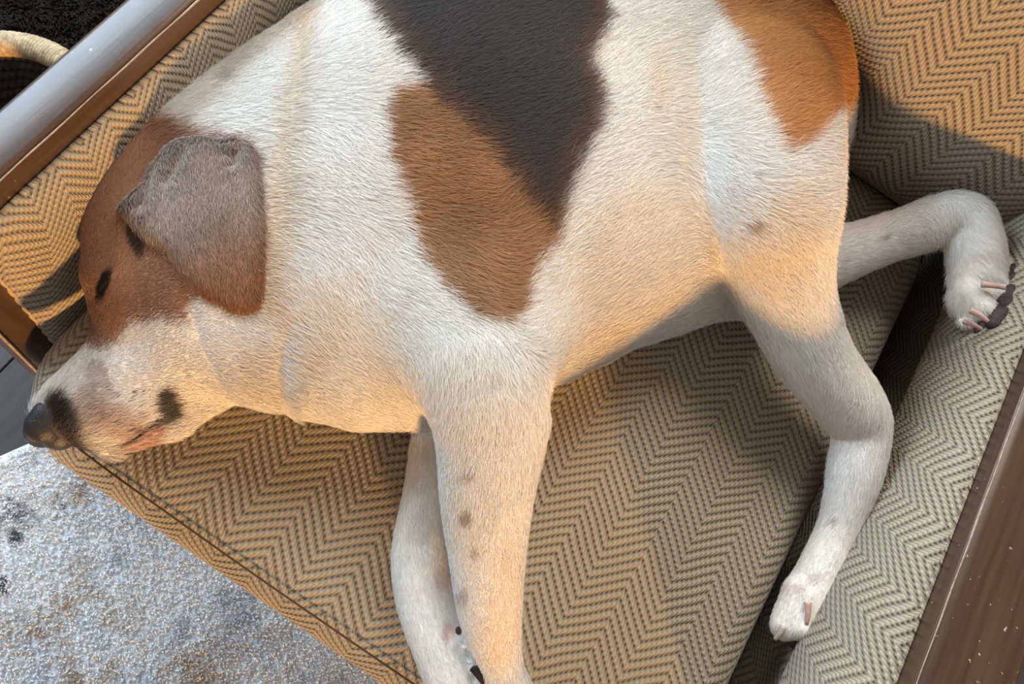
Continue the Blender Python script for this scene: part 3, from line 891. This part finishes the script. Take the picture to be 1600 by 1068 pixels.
# let the dent fade out around the contact
eb = np.zeros(len(bmh.edges) * 2, np.int32); bmh.edges.foreach_get('vertices', eb); eb = eb.reshape(-1, 2)
for _ in range(10):
    a_ = push.copy(); c_ = np.ones(len(push))
    np.add.at(a_, eb[:, 0], push[eb[:, 1]]); np.add.at(a_, eb[:, 1], push[eb[:, 0]])
    np.add.at(c_, eb[:, 0], 1); np.add.at(c_, eb[:, 1], 1)
    push = np.maximum(push, a_ / c_)
Bv[:, 2] -= push * .0025 * zl
bmh.vertices.foreach_set('co', Bv.astype(np.float32).ravel()); bmh.update()

dog = empty('dog', (0, .1, SEAT))
tag(dog, 'white, brown and black hound sleeping on its side across the armchair seat', 'dog')
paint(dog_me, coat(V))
link('body', dog_me, M_SKIN.m, dog)

# ------------------------------------------------------------------ ear: a thick leaf draped over the side of the head
EAR = [(236, 252), (218, 290), (196, 312), (184, 322), (201, 346), (233, 376), (258, 391), (276, 417), (290, 437), (303, 450), (328, 466), (366, 484), (395, 482), (409, 467), (414, 415), (415, 364), (412, 313), (405, 262), (393, 226), (373, 214), (347, 218), (303, 215), (268, 228)]
ear_xy = np.array([on_body(x, y)[0][:2] for x, y in smooth_path([(x, y, 0) for x, y in EAR + EAR[:1]], 110)[:, :2]])
gx = np.arange(ear_xy[:, 0].min() - .006, ear_xy[:, 0].max() + .006, .0022); gy = np.arange(ear_xy[:, 1].min() - .006, ear_xy[:, 1].max() + .006, .0022)
GXX, GYY = np.meshgrid(gx, gy, indexing='ij')
HT = np.zeros(GXX.shape)
for i in range(GXX.shape[0]):
    for j in range(GXX.shape[1]):
        h = bvh.ray_cast(Vector((GXX[i, j], GYY[i, j], 1)), Vector((0, 0, -1)))
        HT[i, j] = h[0].z if h[0] else SEAT
for _ in range(14):
    Hp = np.pad(HT, 1, mode='edge')
    sm_ = (Hp[:-2, 1:-1] + Hp[2:, 1:-1] + Hp[1:-1, :-2] + Hp[1:-1, 2:]) / 4
    HT = np.maximum(HT, sm_ * .5 + HT * .5)
ED = -poly_dist(np.stack([GXX.ravel(), GYY.ravel()], 1), ear_xy).reshape(GXX.shape)
ear_base = at_z(315, 218, .57)[:2]; ear_tip = at_z(385, 480, .54)[:2]
ax_ = ear_tip - ear_base; Le = np.linalg.norm(ax_); ax_ /= Le
along = ((GXX - ear_base[0]) * ax_[0] + (GYY - ear_base[1]) * ax_[1]) / Le
side_ = (GXX - ear_base[0]) * ax_[1] - (GYY - ear_base[1]) * ax_[0]
ins = ED > 0
e_ = np.clip(ED / .012, 0, 1)
thick = .0012 + .0055 * np.sqrt(np.clip(1 - (1 - e_) ** 2, 0, 1))
# soft ripples: the fold running down from the base, and a raised front rim
ripple = .0030 * np.exp(-((along - .06) / .16) ** 2) + .0016 * np.sin(side_ * 120 + along * 3) * np.exp(-(along / .5) ** 2)
crease = np.zeros(GXX.shape)
for q, dp in (([(383, 216), (380, 240), (368, 268)], .0036), ([(246, 246), (234, 276), (222, 312)], .0032), ([(350, 222), (356, 250)], .0018), ([(300, 222), (285, 250), (262, 280)], .0016)):
    Pq = smooth_path([at_z(x, y, .57) for x, y in q], 14)
    dd = np.min([np.hypot(GXX - p[0], GYY - p[1]) for p in Pq], 0)
    crease += dp * np.exp(-(dd / .0052) ** 2)
top = HT + thick - np.minimum(crease, thick) * ins + ripple * np.clip(ED / .008, 0, 1)
bot = HT + .0002
vid = {}; EV = []; EF = []
def ev(i, j, t):
    k = (i, j, t)
    if k not in vid:
        vid[k] = len(EV); EV.append((GXX[i, j], GYY[i, j], (top if t else bot)[i, j]))
    return vid[k]
cell = ins[:-1, :-1] & ins[1:, :-1] & ins[:-1, 1:] & ins[1:, 1:]
ci, cj = np.nonzero(cell)
for i, j in zip(ci, cj):
    EF.append((ev(i, j, 1), ev(i + 1, j, 1), ev(i + 1, j + 1, 1), ev(i, j + 1, 1)))
    EF.append((ev(i, j, 0), ev(i, j + 1, 0), ev(i + 1, j + 1, 0), ev(i + 1, j, 0)))
    for (di, dj, a, b) in ((-1, 0, (0, 1), (0, 0)), (1, 0, (1, 0), (1, 1)), (0, -1, (0, 0), (1, 0)), (0, 1, (1, 1), (0, 1))):
        ii, jj = i + di, j + dj
        if ii < 0 or jj < 0 or ii >= cell.shape[0] or jj >= cell.shape[1] or not cell[ii, jj]:
            EF.append((ev(i + a[0], j + a[1], 0), ev(i + a[0], j + a[1], 1), ev(i + b[0], j + b[1], 1), ev(i + b[0], j + b[1], 0))[::-1])
EV = np.array(EV); 
ear_me = from_arrays('ear', EV, EF)
bm = bmesh.new(); bm.from_mesh(ear_me); bmesh.ops.recalc_face_normals(bm, faces=bm.faces)
bmesh.ops.smooth_vert(bm, verts=bm.verts, factor=.5, use_axis_x=True, use_axis_y=True, use_axis_z=False)
bmesh.ops.smooth_vert(bm, verts=bm.verts, factor=.5, use_axis_x=True, use_axis_y=True, use_axis_z=True)
bm.to_mesh(ear_me); bm.free()
EV = np.array([v_.co[:] for v_ in ear_me.vertices])
def ear_coat(P, jit=0.0):
    al = ((P[:, 0] - ear_base[0]) * ax_[0] + (P[:, 1] - ear_base[1]) * ax_[1]) / Le
    ed = -poly_dist(P, ear_xy)
    g = ss(al + rng.normal(0, 1, len(P)) * jit * 8, .42, .95)[:, None]
    c = np.array([.36, .265, .21]) * (1 - g) + np.array([.30, .150, .082]) * g
    k = ss(ed, 0, .012)[:, None]
    c = c * (.72 + .28 * k)
    return c * (1 + .18 * vnoise(P, 90)[:, None])
paint(ear_me, ear_coat(EV))
tag(link('ear', ear_me, M_SKIN.m, dog), 'floppy grey-brown ear draped over the cheek')

# ------------------------------------------------------------------ nose, closed eye, mouth, claws, pads
M_NOSE = plain('nose_leather', (.020, .017, .018, 1), .42, .5, .3, 500, .0006)
M_BLK = plain('black_skin', (.012, .009, .009, 1), .75, .2, .3, 300, .0005)
M_LIP = plain('pink_lip', (.36, .235, .215, 1), .5, .4, .25, 200, .0005, .15)
M_PAD = plain('paw_pad_skin', (.045, .026, .024, 1), .6, .4, .4, 300, .0008)
M_CLAW = plain('claw_horn', (.55, .34, .29, 1), .4, .5, .2, 150, 0, .1)
def blob(name, items, mat, squash=1.0, sub=3, dents=()):
    """small organic lump: icosphere hull pushed out to the union of the given balls"""
    Ps = [ball(*it) for it in items]
    cen = np.mean([p for p, _ in Ps], 0)
    bm = bmesh.new(); bmesh.ops.create_icosphere(bm, subdivisions=sub, radius=1)
    for v_ in bm.verts:
        d = np.array(v_.co); d /= np.linalg.norm(d)
        ts = []
        for p, r in Ps:
            oc = cen - p; b = oc @ d; c = oc @ oc - r * r; disc = b * b - c
            ts.append(-b + math.sqrt(disc) if disc > 0 else 0)
        t = max(ts)
        q = cen + d * max(t, .001)
        for (x, y, z, r, dep) in dents:
            dp, dr = ball(x, y, z, r); dd = np.linalg.norm(q - dp)
            if dd < dr: q = q - d * (dep * (1 - (dd / dr) ** 2))
        q[2] = cen[2] + (q[2] - cen[2]) * squash
        v_.co = Vector(q)
    for _ in range(2): bmesh.ops.smooth_vert(bm, verts=bm.verts, factor=.4, use_axis_x=True, use_axis_y=True, use_axis_z=True)
    me = bpy.data.meshes.new(name); bm.to_mesh(me); bm.free()
    return link(name, me, mat, dog)
nose = blob('nose', [(74, 664, .484, 32), (80, 650, .487, 29), (68, 672, .476, 28), (94, 676, .480, 28)], M_NOSE, .95, 4, [(62, 688, .484, 12, .004), (86, 690, .486, 9, .004)])
tag(nose, 'black leathery nose')
def strip(name, pts, rad, mat, lift=.0004, n=24, flat=1.0):
    path = []
    for x, y in smooth_path([(x, y, 0) for x, y in pts], n)[:, :2]:
        p, nn = on_body(x, y); path.append(p + nn * lift)
    m = len(path); t = np.linspace(0, 1, m)
    rr = rad * np.clip(np.sin(np.pi * (.06 + .88 * t)), .15, 1)
    return link(name, from_arrays(name, *tube(path, rr, 8)), mat, dog)
tag(strip('eye', [(176, 432), (168, 440), (157, 452), (150, 462)], .0032, M_BLK, -.0018), 'closed eye with black lid rims')
tag(strip('lip', [(160, 708), (195, 698), (230, 684), (262, 664)], .0034, M_LIP, -.0008), 'pink lower lip')
tag(strip('mouth_line', [(150, 704), (185, 694), (215, 681), (240, 662), (252, 645)], .0014, M_BLK, .0006), 'dark lip edge')
HIDE = []
def claw(A, B, r, mat=None):
    (pa, _), (pb, _) = ball(*A, 1), ball(*B, 1)
    mid = (pa + pb) / 2 + np.array([0, 0, .0015])
    if mat is not M_BLK: HIDE.extend([(mid, r * 1.3), (pb, r * 1.3)])
    path = smooth_path([pa, mid, pb], 10); t = np.linspace(0, 1, len(path))
    link('claw', from_arrays('claw', *tube(path, r * (1 - .45 * t), 8)), mat or M_CLAW, dog)
M_CLAWP = plain('pale_claw', (.50, .42, .35, 1), .45, .5)
claw((1262, 940, .478), (1260, 974, .474), .0036)
claw((1224, 978, .466), (1211, 998, .458), .0036, M_CLAWP)
claw((1292, 966, .466), (1286, 986, .460), .0026)
claw((1534, 444, .560), (1570, 450, .566), .0036)
claw((1516, 484, .560), (1544, 502, .565), .0034)
claw((1506, 502, .548), (1534, 514, .551), .0028)
claw((1560, 406, .548), (1574, 412, .545), .0024, M_BLK)
claw((742, 1040, .500), (764, 1074, .496), .0052, M_BLK)
# pads
def pad(items, sq=.85):
    blob('paw_pad', items, M_PAD, sq)
    HIDE.extend([(p, r) for p, r in (ball(*it) for it in items)])
blob('paw_pad', [(706, 992, .485, 15), (697, 999, .483, 12)], plain('pink_pad', (.50, .27, .24, 1), .6, .4, .25, 300, .0005), .6)
HIDE.append((ball(706, 992, .491, 15)[0], .005))
pad([(714, 985, .488, 8), (712, 990, .487, 8)])
pad([(1294, 968, .456, 22), (1282, 980, .452, 20)])
pad([(1244, 998, .448, 18), (1268, 1002, .447, 20)])
pad([(1584, 424, .545, 15), (1584, 440, .548, 17)])
pad([(1580, 458, .552, 17), (1574, 476, .553, 18)])
pad([(1564, 492, .554, 17), (1554, 506, .552, 15)])
pad([(1540, 512, .541, 13), (1532, 518, .538, 11)])
pad([(1566, 470, .540, 26), (1552, 490, .540, 24)])
for it in [(74, 664, .484, 31), (82, 652, .487, 28), (92, 675, .482, 27)]: p, r = ball(*it); HIDE.append((p, r * .97))
for x, y in [(178, 431), (168, 440), (157, 452), (148, 464)]: HIDE.append((on_body(x, y)[0], .0022))
for x, y in [(160, 708), (178, 703), (195, 698), (212, 690), (230, 682)]: HIDE.append((on_body(x, y)[0], .0032))

# ------------------------------------------------------------------ fur
SEGS = []
def flow(a, b, wpx):
    pa, pb = at_z(*a), at_z(*b); SEGS.append((pa, (pb - pa) / np.linalg.norm(pb - pa), wpx))
for a, b in [((90, 640, .5), (200, 560, .5)), ((180, 600, .5), (300, 560, .52)), ((150, 480, .52), (230, 400, .54)), ((230, 500, .53), (330, 460, .53)), ((200, 330, .54), (260, 250, .54)), ((300, 600, .5), (390, 600, .5)),
             ((340, 160, .55), (450, 150, .57)), ((380, 320, .57), (500, 330, .58)), ((400, 520, .53), (500, 560, .54)), ((540, 80, .57), (650, 40, .58)), ((540, 250, .59), (640, 300, .6)), ((540, 450, .58), (620, 540, .58)), ((560, 620, .54), (650, 680, .53)),
             ((680, 250, .61), (790, 260, .62)), ((700, 430, .61), (790, 480, .61)), ((720, 80, .6), (860, 40, .6)), ((850, 300, .62), (960, 230, .62)), ((880, 480, .6), (960, 400, .6)), ((950, 100, .6), (1060, 30, .6)), ((1000, 350, .59), (1060, 280, .59)), ((1020, 500, .55), (1080, 430, .55)),
             ((1100, 100, .62), (1200, 80, .62)), ((1120, 280, .61), (1200, 330, .62)), ((1220, 160, .62), (1310, 120, .6)), ((1240, 280, .61), (1330, 300, .58)), ((1200, 420, .59), (1260, 500, .58)), ((1260, 520, .57), (1320, 610, .55)), ((1345, 650, .53), (1335, 760, .51)), ((1320, 800, .5), (1270, 930, .48)), ((1265, 930, .47), (1240, 1000, .46)),
             ((1310, 400, .5), (1420, 360, .5)), ((1500, 330, .51), (1530, 420, .51)), ((1535, 430, .51), (1570, 490, .5)), ((760, 600, .6), (770, 700, .58)), ((765, 740, .58), (762, 850, .56)), ((762, 860, .55), (770, 960, .53)), ((780, 1000, .52), (800, 1100, .5)), ((680, 720, .5), (655, 840, .5)), ((655, 860, .5), (680, 980, .5)), ((690, 1000, .5), (740, 1100, .5))]:
    flow(a, b, 1)
SP = np.array([s[0] for s in SEGS]); SD = np.array([s[1] for s in SEGS])
def flow_dir(P):
    out = np.zeros_like(P)
    for i in range(0, len(P), 40000):
        q = P[i:i + 40000]
        d2 = ((q[:, None, :] - SP[None]) ** 2).sum(2)
        wgt = 1 / (d2 + 2e-4) ** 2
        out[i:i + 40000] = wgt @ SD
    return out / (np.linalg.norm(out, axis=1)[:, None] + 1e-9)
def fur(name, Vx, Qx, n, lenf, colf, mat, radius, min_nz=-.35, flowf=flow_dir, lift=(.10, .34)):
    a, b, c, d = (Vx[Qx[:, k]] for k in range(4))
    nn = np.cross(c - a, d - b); ar = np.linalg.norm(nn, axis=1); nn = nn / (ar[:, None] + 1e-12)
    cen = (a + b + c + d) / 4
    wgt = ar * (nn[:, 2] > min_nz)
    # strands only where the frame and a step to each side could see them
    q = cen - CAM; zc = q @ FW; sx, sy = 800 + FPX * (q @ RT) / zc, 534 - FPX * (q @ UP) / zc
    wgt = wgt * ((sx > -160) & (sx < 1760) & (sy > -160) & (sy < 1230))
    near = 1 / zc ** 2; wgt = wgt * near
    idx = rng.choice(len(Qx), n, p=wgt / wgt.sum())
    u, v = rng.random(n)[:, None], rng.random(n)[:, None]
    P = (a[idx] * (1 - u) + b[idx] * u) * (1 - v) + (d[idx] * (1 - u) + c[idx] * u) * v
    N = nn[idx]
    D = flowf(P)
    D = D + .22 * rng.normal(0, 1, (n, 3)) + .22 * np.stack([vnoise(P + k * 3.3, 60) for k in range(3)], 1)
    D = D - N * (D * N).sum(1)[:, None]; D /= np.linalg.norm(D, axis=1)[:, None] + 1e-9
    L = lenf(P, N) * rng.uniform(.65, 1.25, n)
    lf = rng.uniform(lift[0], lift[1], n)[:, None]
    pts = np.zeros((n, 4, 3)); pts[:, 0] = P - N * .0004
    for k, (t, e) in enumerate(((.34, 1.0), (.68, .85), (1.0, .62)), 1):
        pts[:, k] = P + (D * t + N * (lf * t * e)) * L[:, None]
    col = colf(P, .0026) * rng.uniform(.80, 1.16, n)[:, None]
    ok = np.ones(n, bool)
    for hpnt, hr in HIDE:
        for k in (0, 2): ok &= ((pts[:, k] - hpnt) ** 2).sum(1) > hr * hr
    pts, col, N, n = pts[ok], col[ok], N[ok], int(ok.sum())
    rad = radius * np.array([1, .9, .65, .22])[None] * rng.uniform(.75, 1.2, n)[:, None]
    o = hair_object(name, pts, rad, mat, dog, {'coat': np.concatenate([np.clip(col, 0, 1), np.ones((n, 1))], 1), 'skin_normal': N}, 4)
    tag(o, kind='stuff')
    return o
M_FUR = NT('coat_hair')
fa = M_FUR.n('Attribute', attribute_name='coat'); fn_ = M_FUR.n('Attribute', attribute_name='skin_normal')
ge = M_FUR.n('NewGeometry')
vm = M_FUR.n('VectorMath', operation='SCALE'); M_FUR.link(ge.outputs['Normal'], vm.inputs[0]); vm.inputs['Scale'].default_value = .45
va = M_FUR.n('VectorMath', operation='ADD'); M_FUR.link(fn_.outputs['Vector'], va.inputs[0]); M_FUR.link(vm.outputs[0], va.inputs[1])
vn = M_FUR.n('VectorMath', operation='NORMALIZE'); M_FUR.link(va.outputs[0], vn.inputs[0])
M_FUR.link(fa.outputs['Color'], M_FUR.b.inputs['Base Color']); M_FUR.link(vn.outputs[0], M_FUR.b.inputs['Normal'])
M_FUR.b.inputs['Roughness'].default_value = .55; M_FUR.b.inputs['Specular IOR Level'].default_value = .22
hp = at_z(240, 470, .5)[:2]; paws = [at_z(1265, 940, .46)[:2], at_z(1530, 440, .5)[:2], at_z(690, 960, .48)[:2]]
rump_edge = at_z(1345, 230, .52)[:2]
def fur_len(P, N):
    L = np.full(len(P), .0135)
    dh = np.linalg.norm(P[:, :2] - hp, axis=1); L = L * (.36 + .64 * ss(dh, .07, .14))
    low = ss(P[:, 1], -.02, -.14) if False else 1 - .42 * (1 - ss(P[:, 1], -.16, -.08)) * (P[:, 0] > -.12)
    L = L * low
    leg = (P[:, 0] > .235) & (P[:, 1] < .30); L = np.where(leg, L * .6, L)
    for p in paws: L = L * (.62 + .38 * ss(np.linalg.norm(P[:, :2] - p, axis=1), .04, .08))
    r = np.linalg.norm(P[:, :2] - rump_edge, axis=1); L = L * (1 + .8 * (1 - ss(r, .03, .08)))
    return L
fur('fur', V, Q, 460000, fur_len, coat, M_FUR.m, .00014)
EQ = np.array([q for q in EF if len(q) == 4])
def ear_flow(P):
    o = np.tile(np.array([ax_[0], ax_[1], 0.0]), (len(P), 1)); return o
ef_mask = np.array([all(EV[i][2] > 0 for i in q) for q in EQ])
def ear_strands(P, jit):
    return ear_coat(P, jit) * rng.choice([.6, .85, 1.05, 1.3], len(P), p=[.2, .3, .3, .2])[:, None]
fur('ear_fur', EV, EQ, 46000, lambda P, N: np.full(len(P), .0088), ear_strands, M_FUR.m, .00017, .05, ear_flow, (.14, .42))
